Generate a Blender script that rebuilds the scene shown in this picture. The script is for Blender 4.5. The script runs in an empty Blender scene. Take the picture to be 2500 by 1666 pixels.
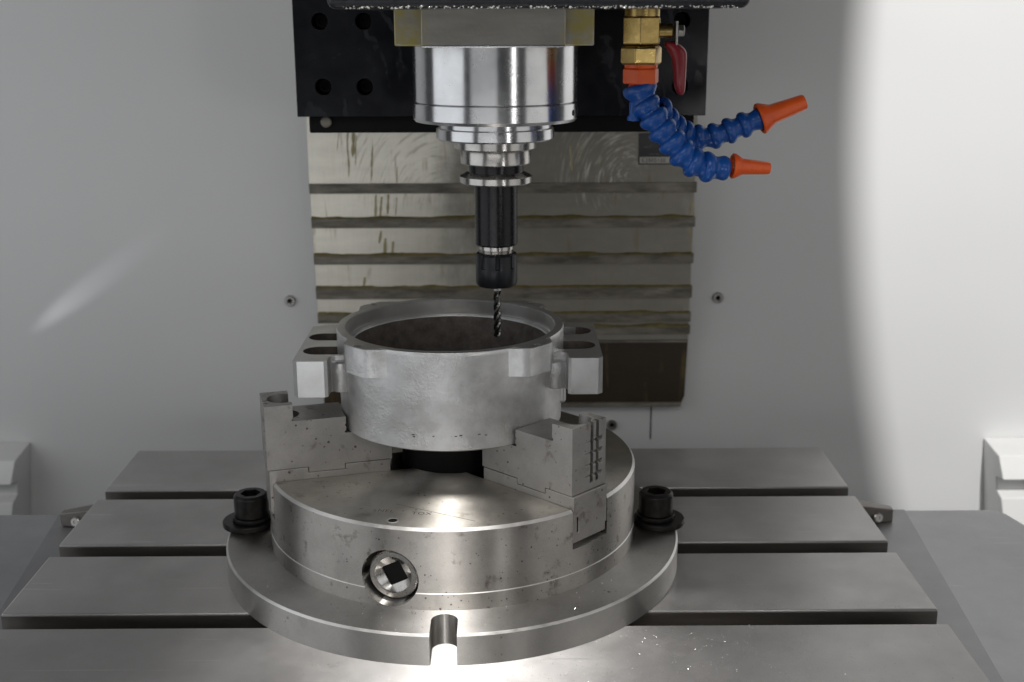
import bpy, bmesh, math, random
from mathutils import Vector, Matrix, noise
from mathutils.geometry import tessellate_polygon

random.seed(7)
S = 0.001                       # everything below is written in millimetres
sc = bpy.context.scene
C = sc.collection
PI = math.pi

# ------------------------------------------------------------------ camera
cam = bpy.data.cameras.new('camera')
co = bpy.data.objects.new('camera', cam)
C.objects.link(co)
cam.sensor_fit = 'HORIZONTAL'
cam.sensor_width = 36.0
cam.lens = 2967.77 / 2500.0 * 36.0
cam.clip_start = 0.02
cam.clip_end = 50.0
co.location = (36.97 * S, -787.08 * S, 364.47 * S)
co.matrix_world = (Matrix.Translation(co.location) @ Matrix.Rotation(-0.0052, 4, 'Z')
                   @ Matrix.Rotation(PI / 2 - 0.2624, 4, 'X') @ Matrix.Rotation(-0.0031, 4, 'Z'))
cam.dof.use_dof = True
cam.dof.focus_distance = 0.74
cam.dof.aperture_fstop = 11.0
sc.camera = co

# ------------------------------------------------------------------ world, lamps, exposure
w = bpy.data.worlds.new('World')
sc.world = w
w.use_nodes = True
w.node_tree.nodes['Background'].inputs['Color'].default_value = (0.93, 0.96, 1.0, 1)
w.node_tree.nodes['Background'].inputs['Strength'].default_value = 0.035
sc.view_settings.view_transform = 'Standard'
sc.view_settings.look = 'None'
sc.view_settings.exposure = 0.25
sc.view_settings.gamma = 1.0


def aim(o, target):
    d = Vector(target) * S - o.location
    o.rotation_euler = d.to_track_quat('-Z', 'Y').to_euler()


def lamp(name, kind, loc, target, energy, color=(1, 1, 1), **kw):
    l = bpy.data.lights.new(name, kind)
    l.energy = energy
    l.color = color
    for k, v in kw.items():
        setattr(l, k, v)
    o = bpy.data.objects.new(name, l)
    C.objects.link(o)
    o.location = Vector(loc) * S
    aim(o, target)
    return o


# work lamp over the table front, cut by the front edge of the spindle head
lamp('work_lamp', 'SPOT', (-20, -253, 900), (45, -200, 0), 21, (1.0, 0.975, 0.94),
     spot_size=math.radians(31), spot_blend=0.85, shadow_soft_size=0.012)
# added spot washing the right wall; cone rim stands in for a shadow edge
lamp('side_wash_spot', 'SPOT', (481, -895, 1225), (1274, 345, 401), 86, (1.0, 0.99, 0.97),
     spot_size=math.radians(65.3), spot_blend=0.006, shadow_soft_size=0.022)
# added side fills standing in for the brightly lit enclosure walls
lamp('left_side_fill', 'AREA', (-760, -330, 330), (0, -60, 230), 1.55, (0.95, 0.975, 1.0),
     shape='RECTANGLE', size=0.80, size_y=0.85)
lamp('right_side_fill', 'AREA', (760, -360, 330), (80, -60, 230), 0.8, (1.0, 0.985, 0.96),
     shape='RECTANGLE', size=0.62, size_y=0.85)
lamp('top_front_fill', 'AREA', (-60, -800, 760), (0, -20, 120), 1.5, (1.0, 0.985, 0.96),
     shape='RECTANGLE', size=0.70, size_y=0.25)  # added fill above the camera, lifts the casting front
# added low fill left of the camera, brightens casting front and way cover
lamp('low_front_fill', 'AREA', (-190, -800, 40), (-20, 0, 110), 0.62, (0.98, 0.99, 1.0),
     shape='RECTANGLE', size=0.56, size_y=0.26)
# lamp added right of camera for the head's faint shadow on left wall
lamp('right_shadow_lamp', 'AREA', (330, -610, 235), (-60, 300, 200), 0.17, (1.0, 0.99, 0.97),
     shape='RECTANGLE', size=0.05, size_y=0.12)
# added slim beam standing in for the reflected streak on the left wall
lamp('wall_streak_spot', 'SPOT', (-505, 317, 8), (-372, 345, 106), 0.75, (0.92, 0.94, 1.0),
     spot_size=math.radians(9), spot_blend=1.0, shadow_soft_size=0.004)

# ------------------------------------------------------------------ materials
MATS = {}


class NT:
    def __init__(self, name):
        m = bpy.data.materials.new(name)
        m.use_nodes = True
        self.m = m
        self.t = m.node_tree
        self.b = self.t.nodes['Principled BSDF']
        self.tc = self.t.nodes.new('ShaderNodeTexCoord')
        MATS[name] = m

    def n(self, kind, **kw):
        x = self.t.nodes.new(kind)
        for k, v in kw.items():
            if k in x.inputs:
                x.inputs[k].default_value = v
            else:
                setattr(x, k, v)
        return x

    def l(self, a, b):
        self.t.links.new(a, b)

    def coords(self, scale=(1, 1, 1), loc=(0, 0, 0), rot=(0, 0, 0)):
        mp = self.n('ShaderNodeMapping')
        mp.inputs['Scale'].default_value = scale
        mp.inputs['Location'].default_value = loc
        mp.inputs['Rotation'].default_value = rot
        self.l(self.tc.outputs['Object'], mp.inputs['Vector'])
        return mp.outputs['Vector']

    def noise(self, scale, detail=4, rough=0.55, vec=None, dist=0.0):
        x = self.n('ShaderNodeTexNoise')
        x.inputs['Scale'].default_value = scale
        x.inputs['Detail'].default_value = detail
        x.inputs['Roughness'].default_value = rough
        x.inputs['Distortion'].default_value = dist
        self.l(vec if vec is not None else self.tc.outputs['Object'], x.inputs['Vector'])
        return x.outputs['Fac']

    def ramp(self, fac, stops, interp='LINEAR'):
        x = self.n('ShaderNodeValToRGB')
        x.color_ramp.interpolation = interp
        els = x.color_ramp.elements
        while len(els) < len(stops):
            els.new(0.5)
        for e, (p, c) in zip(els, stops):
            e.position = p
            e.color = (c, c, c, 1) if not isinstance(c, (tuple, list)) else (*c, 1)
        self.l(fac, x.inputs['Fac'])
        return x.outputs['Color']

    def mix(self, fac, a, b, mode='MIX'):
        x = self.n('ShaderNodeMix', data_type='RGBA', blend_type=mode)
        for sock, v in ((x.inputs[0], fac), (x.inputs[6], a), (x.inputs[7], b)):
            if hasattr(v, 'is_output'):
                self.l(v, sock)
            elif isinstance(v, (tuple, list)):
                sock.default_value = (*v, 1)
            elif sock.type == 'RGBA':
                sock.default_value = (v, v, v, 1)
            else:
                sock.default_value = v
        return x.outputs[2]

    def math(self, op, a, b=0.0):
        x = self.n('ShaderNodeMath', operation=op)
        for sock, v in ((x.inputs[0], a), (x.inputs[1], b)):
            if hasattr(v, 'is_output'):
                self.l(v, sock)
            else:
                sock.default_value = v
        return x.outputs[0]

    def set(self, **kw):
        names = dict(color='Base Color', metal='Metallic', rough='Roughness', aniso='Anisotropic',
                     arot='Anisotropic Rotation', tang='Tangent', coat='Coat Weight', spec='Specular IOR Level',
                     coatr='Coat Roughness', sss='Subsurface Weight')
        for k, v in kw.items():
            s = self.b.inputs[names[k]]
            if hasattr(v, 'is_output'):
                self.l(v, s)
            elif isinstance(v, (tuple, list)):
                s.default_value = (*v, 1)
            else:
                s.default_value = v

    def bump(self, h, strength=0.2, dist=0.0005, prev=None):
        x = self.n('ShaderNodeBump')
        x.inputs['Strength'].default_value = strength
        x.inputs['Distance'].default_value = dist
        self.l(h, x.inputs['Height'])
        if prev is not None:
            self.l(prev, x.inputs['Normal'])
        self.l(x.outputs['Normal'], self.b.inputs['Normal'])
        return x.outputs['Normal']


def steel(name, lo, hi, r0, r1, scale=60, metal=1.0, fine=900, bump=0.06, stretch=(1, 1, 1),
          spots=0.0, tint=(1, 0.97, 0.93), aniso=0.0, arot=0.0, spot_scale=220, lay=None, scratch=0.0):
    t = NT(name)
    v = t.coords(stretch)
    a = t.noise(scale, 6, 0.6, v)
    c = t.ramp(a, [(0.3, tuple(lo * k for k in tint)), (0.7, tuple(hi * k for k in tint))])
    f = t.noise(fine, 3, 0.6, v)
    c = t.mix(0.25, c, t.ramp(f, [(0.3, 0.35), (0.7, 0.65)]), 'OVERLAY')
    rr = t.ramp(t.noise(scale * 1.7, 5, 0.65, v), [(0.3, r0), (0.7, r1)])
    if spots > 0:
        vo = t.n('ShaderNodeTexVoronoi', Scale=float(spot_scale))
        t.l(t.coords((1, 1, 1), (0.3, 0.1, 0.2)), vo.inputs['Vector'])
        wob = t.math('ADD', vo.outputs['Distance'], t.math('MULTIPLY', t.math('SUBTRACT', t.noise(spot_scale * 4, 3, 0.6), 0.5), 0.22))
        sepc = t.n('ShaderNodeSeparateXYZ')
        t.l(vo.outputs['Color'], sepc.inputs[0])
        wob = t.math('ADD', wob, t.math('MULTIPLY', sepc.outputs[0], 0.17))
        dots = t.ramp(wob, [(0.17, 1.0), (0.27, 0.0)])
        clus = t.ramp(t.noise(spot_scale * 0.16, 3, 0.6, t.coords((1, 1, 1), (0.8, 0.5, 0.1))), [(0.60 - 0.07 * spots, 0.0), (0.70 - 0.07 * spots, 1.0)])
        sp = t.math('MULTIPLY', dots, clus)
        smu = t.ramp(t.noise(spot_scale * 0.30, 4, 0.6, t.coords((1, 1, 1), (0.1, 0.7, 0.4))), [(0.60, 0.0), (0.72, 1.0)])
        c = t.mix(t.math('MULTIPLY', smu, 0.35 * spots), c, (0.13, 0.10, 0.075))
        c = t.mix(t.math('MULTIPLY', sp, 0.75), c, (0.05, 0.035, 0.025))
        rr = t.mix(t.math('MULTIPLY', sp, 0.6), rr, 0.75)
    if scratch:
        for ang, off, th in ((0.05, 0.0, 0.70), (-0.42, 0.37, 0.735), (1.2, 0.9, 0.745)):
            sn = t.noise(260, 2, 0.5, t.coords((0.035, 1, 1), (off, off * 0.7, 0), (0, 0, ang)))
            sc_ = t.ramp(sn, [(th, 0.0), (th + 0.02, 1.0)])
            c = t.mix(t.math('MULTIPLY', sc_, scratch), c, (0.75, 0.74, 0.72))
            rr = t.mix(t.math('MULTIPLY', sc_, scratch), rr, 0.3)
        sm = t.ramp(t.noise(9, 5, 0.65, t.coords((1, 1, 1), (0.6, 0.2, 0))), [(0.42, 0.0), (0.66, 1.0)])
        c = t.mix(t.math('MULTIPLY', sm, 0.5), c, tuple(lo * 0.72 * k for k in tint))
        rr = t.mix(t.math('MULTIPLY', sm, 0.5), rr, r0 - 0.08)
    t.set(color=c, metal=metal, rough=rr)
    if lay:
        cv = t.n('ShaderNodeCombineXYZ')
        for k in range(3):
            cv.inputs[k].default_value = lay[k]
        t.set(aniso=aniso, tang=cv.outputs[0])
    elif aniso:
        tg = t.n('ShaderNodeTangent', direction_type='RADIAL', axis='Z')
        t.set(aniso=aniso, arot=arot, tang=tg.outputs['Tangent'])
    t.bump(f, bump, 0.0003)
    return t


steel('table_steel', 0.52, 0.62, 0.38, 0.46, 14, metal=0.95, fine=2600, bump=0.10, tint=(1, 0.975, 0.96), aniso=0.94, lay=(0, 1, 0), scratch=0.5)
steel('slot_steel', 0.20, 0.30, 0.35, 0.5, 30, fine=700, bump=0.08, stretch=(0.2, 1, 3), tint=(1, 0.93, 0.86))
steel('cover_steel', 0.38, 0.48, 0.42, 0.52, 8, metal=0.9, fine=2400, bump=0.12, tint=(0.97, 0.98, 1.0), aniso=0.5, lay=(0, 1, 0), scratch=0.35)
steel('inner_cover_steel', 0.28, 0.36, 0.42, 0.52, 10, metal=0.85, fine=2000, bump=0.12, tint=(0.98, 0.98, 1.0))
steel('flange_steel', 0.42, 0.54, 0.42, 0.50, 30, metal=0.98, fine=1500, bump=0.03, spots=0.4, aniso=0.94, arot=0.25)
steel('flange_edge_steel', 0.40, 0.52, 0.30, 0.4, 30, fine=1200, bump=0.04, stretch=(1, 1, 0.25))
steel('chuck_side_steel', 0.42, 0.58, 0.40, 0.48, 36, fine=1300, bump=0.012, spots=2.0, tint=(1, 0.955, 0.90),
      aniso=0.97, arot=0.25, spot_scale=330)
steel('chuck_top_steel', 0.42, 0.56, 0.40, 0.50, 42, fine=1600, bump=0.03, spots=1.2, tint=(1, 0.95, 0.87),
      aniso=0.95, arot=0.25, spot_scale=260)
steel('jaw_steel', 0.38, 0.48, 0.40, 0.5, 50, fine=1500, bump=0.03, spots=1.9, tint=(1, 0.965, 0.93), spot_scale=240)
steel('pinion_steel', 0.45, 0.6, 0.22, 0.34, 60, fine=900, bump=0.03)
steel('polished_steel', 0.72, 0.82, 0.22, 0.29, 50, fine=1500, bump=0.01, tint=(0.98, 0.985, 1.0), aniso=0.92, arot=0.25)
steel('holder_steel', 0.52, 0.62, 0.24, 0.32, 80, fine=1200, bump=0.01, aniso=0.85, arot=0.25)
steel('cutter_steel', 0.10, 0.16, 0.22, 0.34, 200, fine=1500, bump=0.03, tint=(1, 0.98, 0.95))
steel('screw_steel', 0.35, 0.5, 0.3, 0.42, 90, fine=900, bump=0.05)
steel('brass', 0.42, 0.58, 0.24, 0.38, 120, fine=700, bump=0.08, tint=(1.0, 0.72, 0.27))
steel('edge_steel', 0.66, 0.80, 0.30, 0.42, 60, fine=1500, bump=0.03, tint=(1, 0.98, 0.95))  # paler than the parts it edges: chamfer highlights put into the colour
steel('chip_steel', 0.7, 0.9, 0.12, 0.3, 200, fine=900, bump=0.02)


def cast(name, lo, hi, bump, r0, r1, spots=0.5):
    t = NT(name)
    big = t.noise(46, 7, 0.68)
    c = t.ramp(big, [(0.3, tuple(lo * k for k in (1, 0.985, 0.965))), (0.72, tuple(hi * k for k in (0.99, 0.995, 1)))])
    sp = t.ramp(t.noise(240, 4, 0.75), [(0.66, 0.0), (0.76, 1.0)])
    c = t.mix(t.math('MULTIPLY', sp, 0.6 * spots), c, (0.06, 0.05, 0.04))
    t.set(color=c, metal=0.85, rough=t.ramp(t.noise(70, 5, 0.6), [(0.3, r0), (0.7, r1)]))
    vo = t.n('ShaderNodeTexVoronoi', feature='SMOOTH_F1', Scale=620.0)
    t.l(t.tc.outputs['Object'], vo.inputs['Vector'])
    h = t.math('ADD', t.noise(760, 5, 0.7), t.math('MULTIPLY', vo.outputs['Distance'], 0.5))
    sep = t.n('ShaderNodeSeparateXYZ')
    t.l(t.tc.outputs['Object'], sep.inputs[0])
    # rough as-cast skin in patches only
    msk = t.ramp(t.noise(32, 3, 0.5, t.coords((1, 1, 1), (0.7, 0.2, 0.9))), [(0.42, 0.12), (0.58, 1.0)])
    h = t.math('MULTIPLY', h, msk)
    t.bump(h, bump, 0.0006)
    return t


cast('cast_metal', 0.50, 0.76, 0.52, 0.34, 0.46, 0.9)
cast('machined_cast', 0.56, 0.68, 0.04, 0.28, 0.38, 0.3)
cast('rough_cast', 0.46, 0.62, 1.0, 0.30, 0.45)

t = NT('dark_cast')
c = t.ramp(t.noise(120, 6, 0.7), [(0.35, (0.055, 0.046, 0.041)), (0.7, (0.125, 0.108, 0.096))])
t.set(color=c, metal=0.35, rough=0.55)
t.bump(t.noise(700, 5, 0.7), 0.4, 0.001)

t = NT('wall_paint')
g = t.noise(3.0, 3, 0.5)
c = t.ramp(g, [(0.3, (0.70, 0.70, 0.70)), (0.7, (0.75, 0.75, 0.75))])
gr = t.noise(1900, 2, 0.5)
c = t.mix(0.10, c, t.ramp(gr, [(0.25, 0.3), (0.75, 0.7)]), 'OVERLAY')
t.set(color=c, rough=0.34, spec=0.5)
t.bump(t.noise(700, 3, 0.5), 0.05, 0.0004)

t = NT('white_paint')
t.set(color=t.ramp(t.noise(20, 3), [(0.3, (0.76, 0.76, 0.75)), (0.7, (0.82, 0.82, 0.81))]), rough=0.35)
t.bump(t.noise(600, 3, 0.5), 0.04, 0.0004)

# black painted casting with wiped dust
t = NT('black_paint')
v = t.coords((1, 1, 0.6), rot=(0, 0.5, 0))
sw = t.n('ShaderNodeTexWave', wave_type='BANDS', bands_direction='X', Scale=18.0, Distortion=9.0, Detail=3.0)
sw.inputs['Detail Scale'].default_value = 2.2
t.l(v, sw.inputs['Vector'])
m1 = t.ramp(sw.outputs['Fac'], [(0.72, 0.0), (0.96, 1.0)])
m2 = t.ramp(t.noise(22, 4, 0.6, t.coords((1, 1, 1), (0.13, 0, 0.04))), [(0.5, 0.0), (0.66, 1.0)])
smear = t.math('MULTIPLY', m1, m2)
film = t.ramp(t.noise(30, 5, 0.6), [(0.35, 0.0), (0.75, 0.22)])
dust = t.math('MAXIMUM', t.math('MULTIPLY', smear, 0.55), film)
t.set(color=t.mix(dust, (0.005, 0.0055, 0.008), (0.040, 0.043, 0.052)), rough=t.ramp(dust, [(0.0, 0.18), (0.6, 0.5)]), spec=0.20)
t.bump(t.noise(260, 3), 0.05, 0.0004)

t = NT('cover_paint')
t.set(color=t.ramp(t.noise(300, 4, 0.7), [(0.3, (0.006, 0.007, 0.010)), (0.75, (0.018, 0.020, 0.026))]), rough=0.3, spec=0.4)
t.bump(t.noise(620, 4, 0.6), 0.4, 0.0008)

t = NT('droplet')
t.set(color=(0.75, 0.74, 0.70), rough=0.06, spec=0.9, metal=0.6)

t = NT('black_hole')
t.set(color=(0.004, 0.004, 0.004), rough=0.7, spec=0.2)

t = NT('black_oxide')
t.set(color=t.ramp(t.noise(180, 4), [(0.3, (0.012, 0.011, 0.011)), (0.7, (0.028, 0.025, 0.024))]), metal=0.6, rough=0.33)
t.bump(t.noise(500, 3), 0.12, 0.0003)

t = NT('holder_black')
t.set(color=(0.012, 0.011, 0.013), metal=0.5, rough=t.ramp(t.noise(200, 3), [(0.3, 0.22), (0.7, 0.3)]))

t = NT('nut_black')
t.set(color=(0.016, 0.017, 0.020), metal=0.4, rough=0.36)


def plastic(name, col, dark):
    t = NT(name)
    t.set(color=t.ramp(t.noise(90, 4, 0.6), [(0.3, dark), (0.7, col)]), rough=t.ramp(t.noise(150, 3), [(0.3, 0.26), (0.7, 0.42)]), spec=0.5)
    t.bump(t.noise(350, 3), 0.06, 0.0005)


plastic('orange_plastic', (0.80, 0.115, 0.012), (0.70, 0.085, 0.008))
plastic('blue_plastic', (0.006, 0.085, 0.36), (0.004, 0.058, 0.27))
plastic('red_plastic', (0.30, 0.018, 0.03), (0.20, 0.012, 0.02))
plastic('label_black', (0.008, 0.008, 0.009), (0.006, 0.006, 0.007))
plastic('label_white', (0.50, 0.49, 0.45), (0.42, 0.41, 0.37))
plastic('label_grey', (0.10, 0.10, 0.10), (0.05, 0.05, 0.05))


# sliding way-cover sheet: steel under dried, wiped coolant
def sheet(name, clean, film, dark=0.0):
    t = NT(name)
    tang = t.noise(30, 5, 0.6, t.coords((1.0, 1, 4.0)))
    base = t.ramp(tang, [(0.3, tuple(k * 0.88 for k in clean)), (0.7, clean)])
    # vertical brushing
    br = t.noise(900, 2, 0.5, t.coords((1, 1, 0.03)))
    base = t.mix(0.22, base, t.ramp(br, [(0.3, 0.3), (0.7, 0.7)]), 'OVERLAY')
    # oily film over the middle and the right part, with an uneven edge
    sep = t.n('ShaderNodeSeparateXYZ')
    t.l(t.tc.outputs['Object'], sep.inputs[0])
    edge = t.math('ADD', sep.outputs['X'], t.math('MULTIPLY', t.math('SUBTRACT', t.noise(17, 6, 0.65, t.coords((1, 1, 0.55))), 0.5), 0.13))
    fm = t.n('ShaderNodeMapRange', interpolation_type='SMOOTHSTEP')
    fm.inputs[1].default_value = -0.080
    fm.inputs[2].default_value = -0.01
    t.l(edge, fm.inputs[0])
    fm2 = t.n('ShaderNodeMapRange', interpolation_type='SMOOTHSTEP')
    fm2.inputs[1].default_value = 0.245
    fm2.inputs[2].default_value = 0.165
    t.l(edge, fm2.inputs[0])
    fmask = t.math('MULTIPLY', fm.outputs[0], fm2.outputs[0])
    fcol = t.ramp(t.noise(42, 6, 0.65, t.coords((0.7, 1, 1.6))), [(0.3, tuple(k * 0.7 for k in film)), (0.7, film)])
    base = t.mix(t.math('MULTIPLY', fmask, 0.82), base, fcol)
    # wiping arcs, one swirl left and one right of the spindle
    for (ox, oz, ax_, az_, rad) in ((-0.020, 0.190, -0.060, 0.240, 0.062), (0.150, 0.215, 0.118, 0.236, 0.050)):
        sx_ = t.n('ShaderNodeSeparateXYZ')
        t.l(t.coords((1, 1, 0.8), (-(ox - 0.035), 0, -oz * 0.8)), sx_.inputs[0])
        rad_ = t.math('SQRT', t.math('ADD', t.math('MULTIPLY', sx_.outputs['X'], sx_.outputs['X']), t.math('MULTIPLY', sx_.outputs['Z'], sx_.outputs['Z'])))
        ang_ = t.math('ARCTAN2', sx_.outputs['Z'], sx_.outputs['X'])
        pv = t.n('ShaderNodeCombineXYZ')
        t.l(t.math('MULTIPLY', rad_, 420.0), pv.inputs[0])
        t.l(t.math('MULTIPLY', ang_, 2.2), pv.inputs[1])
        stroke = t.noise(1.0, 4, 0.6, pv.outputs[0], 0.4)
        dv = t.n('ShaderNodeVectorMath', operation='DISTANCE')
        t.l(t.coords((1, 0, 1)), dv.inputs[0])
        dv.inputs[1].default_value = (ax_ - 0.035, 0, az_)
        near = t.math('ADD', dv.outputs['Value'], t.math('MULTIPLY', t.math('SUBTRACT', t.noise(45, 5, 0.6), 0.5), 0.06))
        am = t.n('ShaderNodeMapRange', interpolation_type='SMOOTHSTEP')
        am.inputs[1].default_value = rad
        am.inputs[2].default_value = rad * 0.45
        t.l(near, am.inputs[0])
        arcs = t.math('MULTIPLY', t.ramp(stroke, [(0.52, 0.0), (0.70, 1.0)]), am.outputs[0])
        base = t.mix(t.math('MULTIPLY', arcs, 0.75), base, tuple(min(1, k * 1.0) for k in clean))
        dk = t.math('MULTIPLY', t.ramp(stroke, [(0.30, 1.0), (0.46, 0.0)]), am.outputs[0])
        base = t.mix(t.math('MULTIPLY', dk, 0.55), base, (0.22, 0.19, 0.12))
    # yellow-brown coolant runs
    rn = t.noise(95, 4, 0.6, t.coords((1.4, 1, 0.10), (0.05, 0, 0.3)))
    rm = t.math('MULTIPLY', t.ramp(rn, [(0.60, 0.0), (0.68, 1.0)]), t.ramp(t.noise(24, 3, 0.5, t.coords((1, 1, 1.4), (0.4, 0, 0.1))), [(0.46, 0.0), (0.6, 1.0)]))
    base = t.mix(t.math('MULTIPLY', rm, 0.6), base, (0.20, 0.145, 0.045))
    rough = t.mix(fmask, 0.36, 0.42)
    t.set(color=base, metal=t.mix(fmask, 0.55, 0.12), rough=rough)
    t.bump(t.noise(300, 4, 0.6, t.coords((1, 1, 0.3))), 0.10, 0.0005)


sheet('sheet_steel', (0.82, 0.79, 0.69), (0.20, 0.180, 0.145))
sheet('oily_sheet', (0.10, 0.075, 0.045), (0.035, 0.026, 0.018))
t = NT('wiper_lip')
gm = t.ramp(t.noise(60, 5, 0.65, t.coords((0.5, 1, 2))), [(0.35, (0.13, 0.118, 0.096)), (0.7, (0.33, 0.305, 0.26))])
t.set(color=gm, metal=0.25, rough=0.5)
t.bump(t.noise(300, 4), 0.2, 0.0005)
t = NT('coolant_film')
gm = t.ramp(t.noise(90, 5, 0.7, t.coords((1, 1, 0.4))), [(0.3, (0.26, 0.22, 0.10)), (0.7, (0.46, 0.41, 0.25))])
t.set(color=gm, rough=0.34, metal=0.2)
t = NT('dried_coolant')
gm = t.ramp(t.noise(140, 5, 0.7, t.coords((0.6, 1, 2))), [(0.3, (0.07, 0.055, 0.012)), (0.7, (0.22, 0.18, 0.06))])
t.set(color=gm, rough=0.4)
t.bump(t.noise(500, 4), 0.5, 0.0008)

# head plate with dried coolant blotches
t = NT('stained_plate')
b0 = t.ramp(t.noise(50, 5, 0.6, t.coords((0.5, 1, 2))), [(0.3, (0.34, 0.325, 0.31)), (0.7, (0.46, 0.445, 0.43))])
sep = t.n('ShaderNodeSeparateXYZ')
t.l(t.tc.outputs['Object'], sep.inputs[0])
side = t.n('ShaderNodeMapRange', interpolation_type='SMOOTHSTEP')
side.inputs[1].default_value = 0.036
side.inputs[2].default_value = 0.050
t.l(t.math('ABSOLUTE', sep.outputs['X']), side.inputs[0])
bl = t.math('MULTIPLY', t.math('ADD', t.math('MULTIPLY', side.outputs[0], 0.85), 0.15), t.ramp(t.noise(85, 6, 0.7), [(0.36, 0.1), (0.56, 1.0)]))
t.set(color=t.mix(bl, b0, (0.40, 0.34, 0.12)), metal=t.mix(bl, 0.6, 0.08), rough=0.34)
t.bump(t.noise(400, 4), 0.2, 0.0005)

# ------------------------------------------------------------------ geometry helpers
BASE = Vector((0, 0, 0))


def thing(name, label, cat, base=(0, 0, 0), group=None):
    global BASE
    BASE = Vector(base)
    o = bpy.data.objects.new(name, None)
    o.empty_display_size = 0.01
    C.objects.link(o)
    o.location = BASE * S
    o['label'] = label
    o['category'] = cat
    if group:
        o['group'] = group
    return o


def obj(name, md, mat, parent=None, smooth=35, bevel=0.0, seg=2, label=None, bev_angle=32):
    """md = (verts_mm, faces) in world millimetres -> ONE mesh object"""
    vs, fs = md[0], md[1]
    me = bpy.data.meshes.new(name)
    me.from_pydata([(Vector(v) - BASE) * S for v in vs], [], fs)
    bm = bmesh.new()
    bm.from_mesh(me)
    bmesh.ops.recalc_face_normals(bm, faces=bm.faces)
    bm.to_mesh(me)
    bm.free()
    return link(name, me, mat, parent, smooth, bevel, seg, label, bev_angle)


def link(name, me, mat, parent=None, smooth=35, bevel=0.0, seg=2, label=None, bev_angle=32):
    me.name = name
    o = bpy.data.objects.new(name, me)
    C.objects.link(o)
    me.materials.clear()
    me.materials.append(MATS[mat])
    if smooth:
        me.shade_smooth()
        me.set_sharp_from_angle(angle=math.radians(smooth))
    if bevel:
        b = o.modifiers.new('bevel', 'BEVEL')
        b.width = bevel * S
        b.segments = seg
        b.limit_method = 'ANGLE'
        b.angle_limit = math.radians(bev_angle)
        b.harden_normals = True
    if parent is not None:
        o.parent = parent
    else:
        o.location = BASE * S
    if label:
        o['label'] = label
    return o


def tag(o, label, cat, group=None, kind=None):
    if label:
        o['label'] = label
    if cat:
        o['category'] = cat
    if group:
        o['group'] = group
    if kind:
        o['kind'] = kind
    return o


def box(x0, x1, y0, y1, z0, z1):
    v = [(x0, y0, z0), (x1, y0, z0), (x1, y1, z0), (x0, y1, z0), (x0, y0, z1), (x1, y0, z1), (x1, y1, z1), (x0, y1, z1)]
    return v, [(0, 3, 2, 1), (4, 5, 6, 7), (0, 1, 5, 4), (1, 2, 6, 5), (2, 3, 7, 6), (3, 0, 4, 7)]


def join(*mds):
    V, F = [], []
    for v, f in mds:
        k = len(V)
        V += list(v)
        F += [tuple(i + k for i in q) for q in f]
    return V, F


def xf(md, m):
    return [m @ Vector(v) for v in md[0]], md[1]


def move(md, d):
    d = Vector(d)
    return [Vector(v) + d for v in md[0]], md[1]


def lathe(prof, seg=96, c=(0, 0), closed=True, rfun=None):
    """profile [(r, z)] round the vertical axis at c"""
    V, F = [], []
    n = len(prof)
    for i in range(seg):
        a = 2 * PI * i / seg
        for k, (r, z) in enumerate(prof):
            rr = rfun(a, r, z) if rfun else r
            V.append((c[0] + rr * math.cos(a), c[1] + rr * math.sin(a), z))
    for i in range(seg):
        j = (i + 1) % seg
        for k in range(n - 1 if not closed else n):
            q = (k + 1) % n
            F.append((i * n + k, j * n + k, j * n + q, i * n + q))
    return V, F


def rod(prof, seg=96, c=(0, 0), rfun=None):
    """like lathe, open profile whose two ends are capped"""
    V, F = lathe(prof, seg, c, False, rfun)
    n = len(prof)
    F.append(tuple(i * n for i in range(seg))[::-1])
    F.append(tuple(i * n + n - 1 for i in range(seg)))
    return V, F


def prism(outer, z0, z1, holes=()):
    """plan outline (list of xy) with holes, extruded in z"""
    loops = [outer] + list(holes)
    pts = [p for l in loops for p in l]
    tris = tessellate_polygon([[Vector((p[0], p[1], 0)) for p in l] for l in loops])
    n = len(pts)
    V = [(p[0], p[1], z0) for p in pts] + [(p[0], p[1], z1) for p in pts]
    F = [tuple(t) for t in tris] + [tuple(i + n for i in t)[::-1] for t in tris]
    k = 0
    for l in loops:
        m = len(l)
        for i in range(m):
            a, b = k + i, k + (i + 1) % m
            F.append((a, b, b + n, a + n))
        k += m
    return V, F


def arc(cx, cy, r, a0, a1, n=12):
    return [(cx + r * math.cos(math.radians(a0 + (a1 - a0) * i / n)), cy + r * math.sin(math.radians(a0 + (a1 - a0) * i / n))) for i in range(n + 1)]


def circle(cx, cy, r, n=24):
    return [(cx + r * math.cos(2 * PI * i / n), cy + r * math.sin(2 * PI * i / n)) for i in range(n)]


def tmp(md):
    me = bpy.data.meshes.new('tmp')
    me.from_pydata([(Vector(v) - BASE) * S for v in md[0]], [], md[1])
    bm = bmesh.new()
    bm.from_mesh(me)
    bmesh.ops.remove_doubles(bm, verts=bm.verts, dist=1e-7)
    bmesh.ops.recalc_face_normals(bm, faces=bm.faces)
    bm.to_mesh(me)
    bm.free()
    o = bpy.data.objects.new('tmp', me)
    C.objects.link(o)
    return o


def cut(md, cutters, op='DIFFERENCE'):
    """exact booleans, returns a mesh"""
    a = tmp(md)
    bs = [tmp(c) for c in cutters]
    for b in bs:
        m = a.modifiers.new('b', 'BOOLEAN')
        m.operation = op
        m.solver = 'EXACT'
        m.object = b
    dg = bpy.context.evaluated_depsgraph_get()
    dg.update()
    me = bpy.data.meshes.new_from_object(a.evaluated_get(dg))
    for o in [a] + bs:
        bpy.data.objects.remove(o)
    return me


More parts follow.
